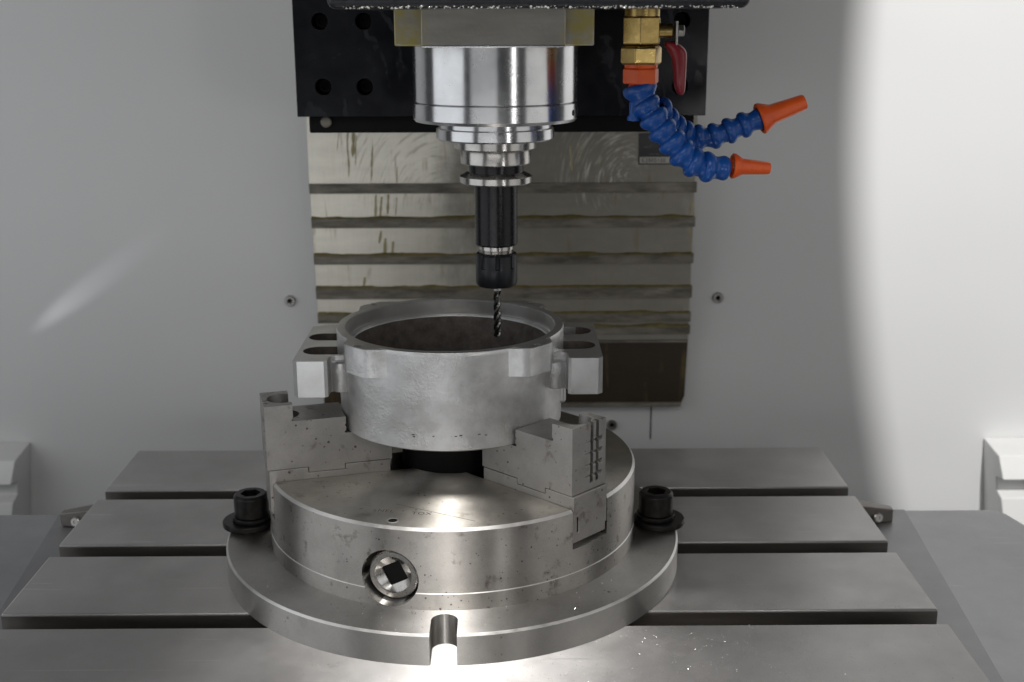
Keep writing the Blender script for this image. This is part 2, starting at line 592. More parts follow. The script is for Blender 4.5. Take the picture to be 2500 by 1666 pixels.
def along(p0, p1):
    """matrix taking +z at the origin to the direction p0->p1 at p0"""
    p0, p1 = Vector(p0), Vector(p1)
    return Matrix.Translation(p0) @ (p1 - p0).to_track_quat('Z', 'Y').to_matrix().to_4x4()


def hexagon(r, a0=0.0):
    return [(r * math.cos(a0 + PI / 3 * i), r * math.sin(a0 + PI / 3 * i)) for i in range(6)]


# ------------------------------------------------------------------ the setting: rear wall
BASE = Vector((40, 345, -200))
wall = obj('wall', box(-900, 980, 345, 352, -260, 760), 'wall_paint')
wall['kind'] = 'structure'
for x, z in ((-168.7, 101.4), (239.6, 102.6), (140.6, -25.0)):
    m = along((x, 345.0, z), (x, 335, z))
    s = obj('screw', xf(rod([(5.2, 0.01), (5.2, 2.6), (4.6, 3.4), (2.6, 3.4), (2.5, 1.0)], 28), m), 'screw_steel', wall)
    obj('socket', xf(rod([(2.4, 0.6), (2.4, 1.15)], 6), m), 'black_hole', s, smooth=0)
obj('seam', box(178.4, 179.4, 344.3, 345.5, -40, 30), 'black_oxide', wall, smooth=0)

# ------------------------------------------------------------------ sliding way cover on the column
wc = thing('way_cover', 'stained steel sliding way cover with dark horizontal ridges behind the spindle', 'cover', (35, 320, 0))
# top of each sheet, bottom of each lip
rows = [(470, 207.8), (207.8, 175.7), (175.7, 141.1), (141.1, 107.5), (107.5, 83.6), (83.6, 70.9)]
lipz = [216.4, 184.6, 149.6, 118.2, 92.2, 78.6]
for i, ((zt, zb), zl) in enumerate(zip(rows, lipz)):
    y0 = 318.0 + i * 2.6
    xl, xr = -141.0 + i * 0.2, 209.8 + 0.1 * i
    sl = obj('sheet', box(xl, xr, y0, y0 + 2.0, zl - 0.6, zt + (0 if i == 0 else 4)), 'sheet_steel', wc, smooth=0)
    # lip: a bar whose face leans back towards its foot, so it sees less of the lamps
    zz0, zz1 = zb, zl
    zz0 -= 0.6
    V = [(xl - 0.3, y0 - 1.8, zz1), (xr + 1.6, y0 - 1.8, zz1), (xr + 1.6, y0 - 0.2, zz0), (xl - 0.3, y0 - 0.2, zz0),
         (xl - 0.3, y0 + 5, zz1), (xr + 1.6, y0 + 5, zz1), (xr + 1.6, y0 + 5, zz0), (xl - 0.3, y0 + 5, zz0)]
    obj('wiper_lip', (V, [(0, 1, 2, 3), (4, 7, 6, 5), (0, 4, 5, 1), (3, 2, 6, 7), (0, 3, 7, 4), (1, 5, 6, 2)]), 'wiper_lip', wc, smooth=0)
    if i >= 1:
        # crust of dried coolant sitting on the lip
        n = 120
        V, F = [], []
        for k in range(n + 1):
            x = xl + (xr - xl) * k / n
            h = 0.7 + 1.9 * max(0.0, noise.noise(Vector((x * 0.045, i * 7.3, 0.0))) + 0.35) + 0.5 * noise.noise(Vector((x * 0.3, i * 3.1, 5)))
            h = max(0.25, h)
            V += [(x, y0 - 2.0, zl - 0.25 - 0.5 * h), (x, y0 - 1.6, zl + h * 0.3), (x, y0 - 0.05, zl + h)]
        for k in range(n):
            for q in (0, 1):
                F.append((k * 3 + q, k * 3 + 3 + q, k * 3 + 4 + q, k * 3 + 1 + q))
        obj('coolant_crust', (V, F), 'dried_coolant', wc, smooth=60)
def run(x, z0, z1, w_, y, seed):
    n = 26
    V, F = [], []
    for k in range(n + 1):
        f = k / n
        z = z0 + (z1 - z0) * f
        dx = 2.2 * noise.noise(Vector((seed, z * 0.03, 0))) + (x * 0.02) * f
        ww = w_ * (0.35 + 0.9 * abs(noise.noise(Vector((seed + 9, z * 0.11, 3))))) * (1 if f < 0.85 else (1 - f) / 0.15 + 0.05)
        V += [(x + dx - ww, y - 0.02, z), (x + dx, y - 0.22, z), (x + dx + ww, y - 0.02, z)]
    for k in range(n):
        for q in (0, 1):
            F.append((k * 3 + q, k * 3 + 1 + q, k * 3 + 4 + q, k * 3 + 3 + q))
    obj('coolant_run', (V, F), 'coolant_film', wc, smooth=60)


for x, z0, z1, w_, row in ((-103.5, 262, 222, 1.5, 0), (-99.5, 262, 240, 2.6, 0), (-96.0, 260, 232, 0.9, 0), (-112, 262, 246, 0.7, 0), (-82.5, 250, 216, 1.0, 0), (-60, 232, 216, 0.7, 0),
                           (-82, 206, 184, 1.6, 1), (-76, 204, 184, 2.4, 1), (-70, 206, 188, 2.2, 1), (-62, 203, 186, 1.1, 1), (-78, 172, 160, 2.4, 2), (-74, 165, 149, 2.6, 2), (-66, 162, 149, 1.6, 2),
                           (206, 175, 152, 1.3, 2), (207, 200, 184, 1.2, 1), (-95, 128, 118, 1.6, 3), (30, 158, 149, 3.0, 2), (96, 250, 226, 1.2, 0), (104, 256, 236, 0.8, 0)):
    run(x, z0, z1, w_, 318.0 + row * 2.6, x * 0.37 + row)
low = [(-139.8, 318 + 16.4, 70.0), (211.0, 318 + 16.4, 70.0), (209.4, 318 + 16.4, 8), (205.0, 318 + 16.4, -3.4), (-139.0, 318 + 16.4, -3.4)]
V = [Vector(v) for v in low] + [Vector(v) + Vector((0, 6, 0)) for v in low]
nf = len(low)
obj('bottom_sheet', (V, [tuple(range(nf)), tuple(range(nf, 2 * nf))[::-1]] + [(i, (i + 1) % nf, nf + (i + 1) % nf, nf + i) for i in range(nf)]), 'oily_sheet', wc, smooth=0)
obj('bottom_lip', box(-139.2, 206, 331.6, 335, -2.4, 1.6), 'wiper_lip', wc, smooth=0, bevel=0.5)
obj('sheet', box(-139.6, 210.6, 332.4, 334.4, 64.4, 71.5), 'sheet_steel', wc, smooth=0)
for zz in (62.4,):
    obj('bottom_lip', box(-139.5, 210.2, 332.6, 335, zz - 1.0, zz + 1.2), 'wiper_lip', wc, smooth=0, bevel=0.5)
# nameplate with serial number strip
lp = obj('nameplate', box(157.6, 212, 317.2, 318.1, 232.8, 261.0), 'label_black', wc, smooth=0, label='black nameplate with a white number strip')
obj('number_strip', box(158.8, 200, 316.9, 317.4, 234.0, 239.6), 'label_white', lp, smooth=0)


def text(body, size, loc, mat, parent, name='lettering', rot=(PI / 2, 0, 0), ext=0.05, squeeze=1.0):
    cu = bpy.data.curves.new('t', 'FONT')
    cu.body = body
    cu.size = size * S
    cu.extrude = ext * S
    cu.space_character = 1.12
    o = bpy.data.objects.new('t', cu)
    C.objects.link(o)
    dg = bpy.context.evaluated_depsgraph_get()
    me = bpy.data.meshes.new_from_object(o.evaluated_get(dg))
    bpy.data.objects.remove(o)
    m = Matrix.LocRotScale((Vector(loc) - BASE) * S, Matrix.Rotation(rot[2], 3, 'Z') @ Matrix.Rotation(rot[0], 3, 'X'), Vector((squeeze, 1, 1)))
    me.transform(m)
    return link(name, me, mat, parent, smooth=0)


text('K3800100', 5.2, (160.4, 316.86, 235.0), 'label_black', lp, squeeze=0.92)
# worn, unreadable print on the plate
for x0, x1, z0, z1 in ((162.4, 164.2, 247.8, 249.4), (164.7, 166.4, 247.7, 249.5), (167.0, 168.8, 247.9, 249.3), (167.0, 171.5, 241.8, 242.6), (172.4, 177.0, 241.8, 242.6)):
    obj('worn_print', box(x0, x1, 317.05, 317.15, z0, z1), 'label_grey', lp, smooth=0)

# ------------------------------------------------------------------ table
tb = thing('milling_table', 'grey ground-steel machine table with lengthwise T-slots under the chuck', 'table', (14, 5, -45))
XL, XR = -282.6, 309.9
for y0, y1 in ((118.1, 209.1), (14.45, 99.2), (-89.2, -4.45), (-230.0, -108.1)):
    obj('table_strip', box(XL, XR, y0, y1, -20, 0), 'table_steel', tb, smooth=0, bevel=1.1, seg=2)
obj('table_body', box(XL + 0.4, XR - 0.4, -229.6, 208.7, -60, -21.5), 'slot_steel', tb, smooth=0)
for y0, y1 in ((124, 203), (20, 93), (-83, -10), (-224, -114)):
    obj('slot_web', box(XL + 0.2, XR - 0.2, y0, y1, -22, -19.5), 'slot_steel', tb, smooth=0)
# front faces of the slots use the darker slot steel
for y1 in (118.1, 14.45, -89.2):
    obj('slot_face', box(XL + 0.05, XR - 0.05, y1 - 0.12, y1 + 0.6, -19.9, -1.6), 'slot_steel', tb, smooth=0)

# ------------------------------------------------------------------ side covers, with an unseen front apron added to reflect light
rc = thing('side_cover', 'flat grey sheet-metal cover on the right of the table', 'cover', (420, 0, -60))
obj('top_sheet', prism([(14, -760), (620, -760), (620, -230), (500, -60), (447, 139.0), (440, 147), (300, 147), (300, -233), (14, -233)], -46, -33), 'cover_steel', rc, smooth=0, bevel=0.8)
obj('inner_sheet', prism([(304, -420), (318, -420), (341.5, -115), (365, 143), (304, 143)], -33.4, -30.5), 'inner_cover_steel', rc, smooth=0, bevel=0.5)
lc = thing('side_cover', 'bluish grey sheet-metal cover on the left of the table', 'cover', (-380, 0, -60))
obj('top_sheet', prism([(-620, -760), (13.6, -760), (13.6, -233), (-270, -233), (-270, 147), (-620, 147)], -46, -33), 'cover_steel', lc, smooth=0, bevel=0.8)
obj('inner_sheet', prism([(-278, -420), (-278, 143), (-331, 143), (-303, -115), (-292, -420)], -33.4, -31.0), 'inner_cover_steel', lc, smooth=0, bevel=0.5)
for sx, lab in ((1, 'small black end bracket with a silver screw, right of the table'), (-1, 'small black end bracket with a shiny screw, left of the table')):
    e = XR if sx > 0 else -XL
    bk = thing('end_bracket', lab, 'bracket', (sx * (e + 20), 121, -30.4), 'brackets at the table ends')
    k = e + 0.6
    pl = [(k, 108), (k + 37, 118), (k + 37, 126), (k, 124)]
    V = [(sx * (36.97 * 0 + x), y, -30.4) for x, y in pl] + [(sx * x, y, z) for (x, y), z in zip(pl, (-12, -20, -20, -12))]
    obj('plate', (V, [(0, 3, 2, 1), (4, 5, 6, 7), (0, 1, 5, 4), (1, 2, 6, 5), (2, 3, 7, 6), (3, 0, 4, 7)]), 'slot_steel', bk, smooth=0, bevel=0.8)
    m = along((sx * (k + 23), 113.6, -25), (sx * (k + 26.0), 102.8, -22.5))
    obj('screw', xf(rod([(4.2, 0.0), (4.2, 1.8), (3.2, 2.6), (1.2, 2.6), (1.1, 1.8)], 24), m), 'screw_steel', bk)

# ------------------------------------------------------------------ enclosure sills by the rear wall
def sill(x0, x1, lab, d):
    t_ = thing('enclosure_sill', lab, 'sill', ((x0 + x1) / 2, 330, -200), 'folded sills along the rear wall')
    prof = [(344.4, -40), (306, -45), (295, -66), (312, -69), (312, -82), (300, -86), (268, -210), (344.4, -210)]
    n = len(prof)
    skew = lambda z: d * (-30 - z) * 0.10
    V = [(x0 + (skew(z) if d > 0 else 0), y, z) for y, z in prof] + [(x1 + (skew(z) if d < 0 else 0), y, z) for y, z in prof]
    F = [tuple(range(n)), tuple(range(n, 2 * n))[::-1]] + [(i, (i + 1) % n, n + (i + 1) % n, n + i) for i in range(n)]
    obj('folded_panel', (V, F), 'white_paint', t_, smooth=0, bevel=1.5)
    return t_


sr = sill(507, 800, 'white folded sheet-metal sill at the right edge, brightly lit', 1)
m = along((548, 312, -76), (548, 300, -76))
obj('knob', xf(rod([(7, 0), (7, 8), (5, 10)], 24), m), 'black_oxide', sr)
sill(-760, -430, 'pale folded sheet-metal sill at the left edge, in shade', -1)

# ------------------------------------------------------------------ chuck
ch = thing('lathe_chuck', 'large round steel three-jaw chuck bolted flat on the table', 'chuck', (0, 0, 0))
RF, ZF, RC, ZC = 155.2, 19.6, 125.0, 72.0
# flange with an open slot towards the front and at both sides
prof = [(30, 0.02), (RF, 0.02), (RF, ZF - 1.3), (RF - 1.3, ZF), (30, ZF)]


def slot_cut(az, r0, hw, z0, z1, rlen=60):
    pts = [(r0 + rlen, -hw)] + arc(r0 + hw, 0, hw, 270, 90, 16) + [(r0 + rlen, hw)]
    md = prism(pts, z0, z1)
    return xf(md, Matrix.Rotation(math.radians(az), 4, 'Z'))


key_az = -105.6
kz = 38.5
kd = Vector((math.cos(math.radians(key_az)), math.sin(math.radians(key_az)), 0))
km = along(kd * 100 + Vector((0, 0, kz)), kd * 130 + Vector((0, 0, kz)))
hole_cut = xf(rod([(18.2, 0), (18.2, 40)], 48), km)
fm = cut(lathe(prof, 200), [slot_cut(-90, 129.5, 7.9, -5, 30), slot_cut(2, 130, 9, -5, 30), slot_cut(178, 130, 9, -5, 30), hole_cut])
fl = link('flange', fm, 'flange_steel', ch, smooth=28, bevel=0.5)
# body
prof = [(34.5, ZF), (RC + 0.2, ZF), (RC + 0.2, 30.0), (RC - 0.3, 30.5), (RC - 0.3, ZC - 1.7), (RC - 1.9, ZC), (34.5, ZC)]
JA = [-44.0, -164.0, 76.0]


def jawm(az):
    return Matrix.Rotation(math.radians(az), 4, 'Z')


cutters = [xf(rod([(18.2, 0), (18.2, 40)], 48), km)]
for az in JA:
    cutters.append(xf(box(20, 140, -16.4, 16.4, 46.0, 90), jawm(az)))
bm_ = cut(lathe(prof, 200), cutters)
body = link('chuck_body', bm_, 'chuck_side_steel', ch, smooth=28)
# turned top face carries its own finish: faces that look up
body.data.materials.append(MATS['chuck_top_steel'])
body.data.materials.append(MATS['edge_steel'])
fl.data.materials.append(MATS['edge_steel'])
for p in fl.data.polygons:
    if 0.3 < p.normal.z < 0.9:
        p.material_index = 1
for p in body.data.polygons:
    if 0.25 < p.normal.z < 0.9:
        p.material_index = 2
    if p.normal.z > 0.8 and abs(p.center.z - ZC * S) < 0.0005:
        p.material_index = 1
# small hole, engraving and scribe line on the top face
hm = lathe([(2.7, ZC + 0.07), (2.7, ZC + 0.16), (3.2, ZC + 0.30), (4.0, ZC + 0.02)], 32, (-31.2, -111.5))
hp = obj('oil_hole', rod([(2.8, ZC + 0.02), (2.8, ZC + 0.06)], 28, (-31.2, -111.5)), 'black_hole', ch, smooth=0)
obj('hole_chamfer', hm, 'edge_steel', hp)
text('SNEL', 5.5, (-45, -97.2, ZC + 0.02), 'dark_cast', ch, 'engraving', rot=(0, 0, -0.16), ext=0.02)
text('<', 5.0, (-54, -94.5, ZC + 0.02), 'dark_cast', ch, 'engraving', rot=(0, 0, -0.1), ext=0.02)
text('TOX', 5.5, (-21, -102.0, ZC + 0.02), 'dark_cast', ch, 'engraving', rot=(0, 0, -0.1), ext=0.02)
p0, p1 = Vector((-31.4, -86, ZC)), Vector((18, -112.9, ZC))
q = (p1 - p0).cross(Vector((0, 0, 1))).normalized() * 0.16
obj('scribe_line', ([p0 - q, p1 - q, p1 + q, p0 + q] + [v + Vector((0, 0, 0.06)) for v in (p0 - q, p1 - q, p1 + q, p0 + q)],
                    [(0, 1, 2, 3), (4, 5, 6, 7), (0, 1, 5, 4), (1, 2, 6, 5), (2, 3, 7, 6), (3, 0, 4, 7)]), 'dark_cast', ch, smooth=0)
# added black cylinder painting the unlit bore and the gap under the casting
obj('bore_shade', rod([(34.3, 8), (34.3, 96.5), (33, 97.5)], 64), 'black_hole', ch, smooth=30)
# key socket (pinion)
kr = along(kd * 100.2 + Vector((0, 0, kz - 0.8)), kd * 140 + Vector((0, 0, kz - 0.8)))
rings = [(15.7, 0, 1), (15.7, 17.6, 1), (14.6, 18.6, 1), (11.9, 18.6, 1)]
V, F = [], []
seg = 48
sq = 6.4
rot = math.radians(28)


def sqpt(a, h):
    b = ((a - rot + PI / 4) % (PI / 2)) - PI / 4
    r = h / math.cos(b)
    return r


prof_rings = [lambda a: (15.7, 0.0), lambda a: (15.7, 17.4), lambda a: (14.7, 18.4), lambda a: (11.9, 18.4),
              lambda a: (11.4, 17.6), lambda a: (min(11.3, sqpt(a, sq)), 15.2 - 0.0 * a), lambda a: (min(11.3, sqpt(a, sq)), 1.0)]
for i in range(seg):
    a = 2 * PI * i / seg
    for fn in prof_rings:
        r, z = fn(a)
        V.append((r * math.cos(a), r * math.sin(a), z))
n = len(prof_rings)
for i in range(seg):
    j = (i + 1) % seg
    for k in range(n - 1):
        F.append((i * n + k, j * n + k, j * n + k + 1, i * n + k + 1))
F.append(tuple(i * n + n - 1 for i in range(seg)))
pin = obj('key_socket', xf((V, F), kr), 'pinion_steel', ch, smooth=30)
sp = [(sqpt(2 * PI * i / 48, sq) * 1.0, 2 * PI * i / 48) for i in range(48)]
obj('square_hole', xf(([(0, 0, 14.0)] + [(r * 0.995 * math.cos(a), r * 0.995 * math.sin(a), 14.0) for r, a in sp] + [(0, 0, 3.0)],
                       [(0, 1 + i, 1 + (i + 1) % 48) for i in range(48)]), kr), 'black_hole', pin, smooth=0)

# jaws: master jaw in the slot plus stepped top jaw
for ji, az in enumerate(JA):
    R_ = jawm(az)
    mj = join(box(46.2, 122.6, -16, 16, 57.5, 76.0), box(46.4, 75.6, -15.98, 15.98, 75.9, 79.9), box(100.6, 122.4, -15.98, 15.98, 75.9, 79.9))
    m1 = cut(box(46.2, 125.5 if ji == 1 else 123.6, -16, 16, 49.8, 79.9), [box(76.0, 100.3, -20, 20, 76.2, 90), box(40, 140, -12.6, -11.0, 56.0, 66.0), box(40, 140, 14.8, 20, 48.0, 55.0)])
    m1.transform(R_)
    link('master_jaw', m1, 'jaw_steel', ch, smooth=0, bevel=0.35)
    # stepped profile, extruded across
    oe = 126.5 if ji == 1 else 122.0
    li = 108.5 if ji == 1 else 105.5
    prof = [(45.0, 80.3), (76.4, 80.3), (76.4, 76.6), (99.9, 76.6), (99.9, 80.3), (oe, 80.3), (oe, 123.6), (li, 123.6), (li, 114.6), (li + 0.9, 114.0), (li + 0.9, 112.9),
            (li, 112.4), (75.0, 112.4), (74.6, 112.0), (74.6, 107.4), (75.4, 107.0), (75.4, 106.2), (74.6, 105.8), (74.6, 103.0), (75.6, 102.4), (75.4, 101.3), (45.0, 101.3)]
    n = len(prof)
    V = [(r, -15.9, z) for r, z in prof] + [(r, 15.9, z) for r, z in prof]
    tj = (V, [tuple(range(n)), tuple(range(n, 2 * n))[::-1]] + [(i, (i + 1) % n, n + (i + 1) % n, n + i) for i in range(n)])
    cs = [rod([(10.2, 108.0), (10.2, 130)], 40, (li + 4.6, 0)), rod([(7.6, 86), (7.6, 130)], 32, (li + 5.4, 0)),
          prism([(oe - 4, 20), (oe + 4, 20), (oe + 4, 11.9)], 60, 140), prism([(oe - 4, -20), (oe + 4, -20), (oe + 4, -11.9)], 60, 140)]
    # serrations on the outer end
    for yy in (2.6, 7.9):
        cs.append(box(oe - 3.2, oe + 4, yy - 1.4, yy + 1.4, 84.5, 130))
    for zz in (89.5, 97.0, 104.5, 112.0):
        V = [(oe - 0.6, -4.0, zz + 0.1), (oe + 3, -4.0, zz - 1.6), (oe + 3, -4.0, zz + 0.9), (oe - 3.4, 12.6, zz + 0.1), (oe + 3, 12.6, zz - 4.2), (oe + 3, 12.6, zz + 2.4)]
        cs.append((V, [(0, 1, 2), (3, 5, 4), (0, 3, 4, 1), (1, 4, 5, 2), (2, 5, 3, 0)]))
    m2 = cut(tj, cs)
    m2.transform(R_)
    link('top_jaw', m2, 'jaw_steel', ch, smooth=0, bevel=1.0)

# ------------------------------------------------------------------ clamp bolts
def clamp_bolt(x, y, lab, dx, dy):
    b = thing('clamp_bolt', lab, 'bolt', (x, y, ZF), 'cap screws clamping the chuck')
    hx = [(6.9 * math.cos(PI / 3 * i + 0.2) + x, 6.9 * math.sin(PI / 3 * i + 0.2) + y) for i in range(6)]
    head = cut(rod([(11.7, 27.0), (11.9, 28), (11.9, 41.2), (10.2, 43.0)], 56, (x, y)), [prism(hx, 33, 60)])
    link('head', head, 'black_oxide', b, smooth=30, bevel=0.4)
    obj('socket', prism([(x + (px - x) * 0.99, y + (py - y) * 0.99) for px, py in hx], 33.0, 33.2), 'black_hole', b, smooth=0)
    obj('spring_washer', lathe([(8.5, 23.6), (13.2, 23.8), (13.4, 24.4), (13.2, 26.9), (8.5, 27.0)], 48, (x, y)), 'black_oxide', b, bevel=0.3)
    obj('washer', lathe([(8.6, ZF + 0.05), (17.6, ZF + 0.05), (17.9, ZF + 0.6), (17.9, 22.8), (17.3, 23.5), (8.6, 23.5)], 56, (x + dx, y + dy)), 'black_oxide', b)
    return b


clamp_bolt(-141.5, 5, 'black cap screw with washer clamping the left side of the chuck flange', -2.5, 0)
clamp_bolt(141.5, 5, 'black cap screw with washer clamping the right side of the chuck flange', 2.5, 0)

# ------------------------------------------------------------------ workpiece
wp = thing('ring_casting', 'grey cast metal ring housing with side ears gripped in the chuck jaws', 'casting', (0, 0, 101.4))
ZR = 165.6


def cast_r(a, r, z):
    if r < 74.25:
        return r
    return r + 0.10 * noise.noise(Vector((math.cos(a) * 5, math.sin(a) * 5, z * 0.06)))


zs = [118.5 + i * (163.8 - 119.5) / 14 for i in range(15)]
prof = [(62, 101.4), (72.9, 101.4), (74.0, 102.3), (74.2, 110), (74.3, 117.5)] + [(74.4 + 1.0 * min(1, (z - 118) / 20.0), z) for z in zs] + [(75.5, 164.6), (75.0, ZR), (69.9, ZR), (69.2, 164.9), (69.2, 156.0), (68.6, 155.4), (66.0, 155.2), (65.4, 154.4), (62, 140)]
obj('ring_body', lathe(prof[:], 180, rfun=cast_r), 'cast_metal', wp, smooth=40)
obj('machined_rim', lathe([(69.95, ZR + 0.03), (75.0, ZR + 0.03), (74.6, ZR - 0.2), (70.2, ZR - 0.2)], 180), 'machined_cast', wp)
obj('machined_step', lathe([(65.6, 155.0), (68.6, 155.46), (69.12, 156.0), (69.12, 164.9), (69.3, 164.9), (69.5, 155.0)], 180), 'machined_cast', wp)
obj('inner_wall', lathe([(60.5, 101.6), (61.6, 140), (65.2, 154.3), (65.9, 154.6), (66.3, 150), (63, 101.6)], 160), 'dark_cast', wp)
for az in (-133.8, -44.6, 135.5, 46.5):
    a = math.radians(az)
    cx, cy = 79.4 * math.cos(a), 79.4 * math.sin(a)
    rt = Matrix.Rotation(a, 4, 'Z')
    plan = [(71, -21), (75.5, -16.5), (79.0, -13.6), (82.0, -10.6), (83.0, -7.5), (83.0, 7.5), (82.0, 10.6), (79.0, 13.6), (75.5, 16.5), (71, 21)]
    lug = cut(prism(plan, 147.6, ZR - 0.1), [rod([(2.3, 150), (2.3, 170)], 24, (79.4, 0)), rod([(60, 100), (71.5, 100), (71.5, 200), (60, 200)], 8) if False else lathe([(40, 100), (71.3, 100), (71.3, 200), (40, 200)], 96)])
    lug.transform(rt)
    lo = link('lug', lug, 'cast_metal', wp, smooth=40, bevel=1.3, seg=3, bev_angle=50)
    obj('lug_face', xf(prism([(72.2, -14.4), (78.6, -12.7), (81.8, -10.0), (82.7, -7.3), (82.7, 7.3), (81.8, 10.0), (78.6, 12.7), (72.2, 14.4)], ZR - 0.06, ZR + 0.06, [circle(79.4, 0, 2.4)]), rt), 'machined_cast', lo, smooth=0)
    obj('screw_hole', rod([(2.35, 152), (2.35, ZR - 1.2)], 20, (cx, cy)), 'black_hole', lo, smooth=0)
    obj('hole_chamfer', lathe([(2.3, ZR + 0.07), (2.3, ZR + 0.14), (2.8, ZR + 0.24), (3.6, ZR + 0.05)], 24, (cx, cy)), 'edge_steel', lo)


def ear(sx, zt, zb, slots):
    X = lambda pts: [(sx * x, y) for x, y in pts]
    plan = ([(98.6, -44.0), (95.6, -47.2), (78.5, -47.2), (76.6, -45.5)] + [(76.6, -38)] + arc(72.5, -37.5, 4.0, 0, 90, 6)[::1] + [(66, -33.2), (62, -31), (62, 31), (66, 36), (77, 38), (78.5, 45), (96.5, 45), (98.6, 43)])
    cs = []
    for yc, hw, x1 in slots:
        pts = [(68, yc - hw)] + [(68, yc - hw)][:0] + arc(x1 - hw, yc, hw, -90, 90, 14) + [(68, yc + hw)]
        cs.append(prism(X(pts), zb + 6, 200))
    cs.append(lathe([(40, 60), (70.5, 60), (70.5, 220), (40, 220)], 96))
    me = cut(prism(X(plan), zb, zt), cs)
    e = link('mounting_ear', me, 'machined_cast', wp, smooth=30, bevel=1.1, seg=3)
    e.data.materials.append(MATS['rough_cast'])
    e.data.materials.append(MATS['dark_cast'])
    for p in e.data.polygons:
        c = p.center / S + BASE
        if p.normal.z > 0.6 and c.z > zt - 1:
            p.material_index = 0
        elif abs(c.x) < 77.2 and c.z > zb + 0.5:
            p.material_index = 1
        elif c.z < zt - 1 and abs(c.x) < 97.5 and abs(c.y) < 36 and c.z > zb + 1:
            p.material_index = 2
    return e


ear(-1, 152.8, 129.0, ((14.0, 9.2, 97.0), (-21.0, 9.6, 95.5)))
ear(1, 154.4, 130.4, ((22.0, 10.0, 95.5), (-15.5, 10.0, 95.8)))
# the rounded pad on the right flank and the short pillar webs under the ears
for sx in (-1, 1):
    obj('web', move(rod([(6.2, 129.4 if sx < 0 else 131), (6.6, 132), (6.2, 148.5), (5.0, 149.5)], 28, (sx * 69.5, -31.5)), (0, 0, 0)), 'rough_cast', wp)
pad = prism([(70, -14), (76.5, -11), (77.3, -6), (77.3, 10), (76.2, 16), (70, 20)], 112.5, 131)
obj('side_pad', pad, 'machined_cast', wp, smooth=30, bevel=3.0, seg=3)
# smudged ink stamp on the front
for k in range(11):
    x = random.choice([-8 + random.gauss(0, 1.6), 6 + random.gauss(0, 3.2), 18 + random.uniform(-6, 7), -22 + random.gauss(0, 1)])
    z = 112.0 + random.gauss(0, 0.55)
    r = 74.32
    s_ = random.uniform(0.25, 1.1)
    a0 = -PI / 2 + x / r
    pts = []
    for i in range(9):
        th = 2 * PI * i / 9
        rr = s_ * random.uniform(0.5, 1.0)
        aa = a0 + rr * math.cos(th) * 1.5 / r
        pts.append((r * math.cos(aa), r * math.sin(aa), z + rr * 0.7 * math.sin(th)))
    obj('ink_mark', (pts, [tuple(range(9))]), 'dark_cast', wp, smooth=0)

# ------------------------------------------------------------------ spindle head
hd = thing('spindle_head', 'black machine spindle head with chromed spindle nose above the casting', 'spindle', (30.6, 25, 260))
AX = (30.6, 25.0)
obj('head_cover', box(-54.5, 164.0, -140, 110, 367.4, 560), 'cover_paint', hd, smooth=0, bevel=4.5, seg=4)
hs = [(-99.3, 360.0), (-67.0, 360.0), (-98.6, 312.6), (-67.6, 312.6), (168.0, 360.0), (168.0, 312.6)]
sad = cut(box(-119.0, 188.0, 140, 317, 290.6, 560), [xf(rod([(6.1, 0), (6.1, 22)], 36), along((x, 161, z), (x, 130, z))) for x, z in hs])
sd = link('saddle_casting', sad, 'black_paint', hd, smooth=25, bevel=1.4)
for x, z in hs:
    m = along((x, 160.5, z), (x, 130, z))
    obj('bolt', xf(rod([(5.6, 0), (5.6, 7), (4.9, 8), (2.9, 8), (2.9, 5)], 28), m), 'black_hole', sd)
obj('raised_rib', box(5, 60, 134, 142, 300, 500), 'black_paint', hd, smooth=0, bevel=1.5)
obj('side_flange', box(-121.6, -118.6, 180, 300, 300, 560), 'black_paint', hd, smooth=0, bevel=0.8)
obj('lower_wiper', box(-112.0, 181.0, 150, 317, 277.6, 290.4), 'black_hole', hd, smooth=0, bevel=1.2)
for x, z in ((-98.8, 286.0), (167.0, 287.4)):
    m = along((x, 150.2, z), (x, 140, z))
    obj('wiper_screw', xf(rod([(4.2, 0), (4.2, 2.4), (3.4, 3.0)], 20), m), 'wiper_lip', hd)
obj('head_plate', box(-29.4, 91.0, -33, 120, 346.2, 370), 'stained_plate', hd, smooth=0, bevel=1.0)
obj('front_plate', box(-12.8, 73.6, -40, -32.8, 345.8, 370), 'stained_plate', hd, smooth=0, bevel=0.9)
obj('bright_edge', box(-12.6, 73.4, -40.5, -39.2, 345.4, 346.9), 'polished_steel', hd, smooth=0, bevel=0.5)  # added bright strip standing in for the light caught by the bottom chamfer
cyl = obj('spindle_nose', rod([(53.2, 346), (53.7, 345.2), (53.7, 310.3), (53.1, 309.7)], 160, AX), 'polished_steel', hd, smooth=22)
rg = obj('retaining_ring', rod([(53.3, 309.4), (54.2, 308.9), (54.2, 299.4), (52.6, 297.3), (40, 296.6)], 160, AX), 'polished_steel', hd, smooth=22)
a = math.radians(-22)
m = along((AX[0] + 53.0 * math.cos(a), AX[1] + 53.0 * math.sin(a), 303.4), (AX[0] + 80 * math.cos(a), AX[1] + 80 * math.sin(a), 303.4))
obj('set_screw', xf(rod([(1.9, 0), (1.9, 1.35)], 18), m), 'black_hole', rg, smooth=0)
obj('nose_collar', rod([(37.6, 297.0), (37.6, 293.2), (39.0, 292.4), (39.0, 286.2), (38.0, 285.2), (30, 285.0)], 140, AX), 'polished_steel', hd, smooth=22)
obj('spindle_face', rod([(27.2, 285.2), (27.2, 279.6), (26.4, 278.8)], 120, AX), 'holder_steel', hd, smooth=22)

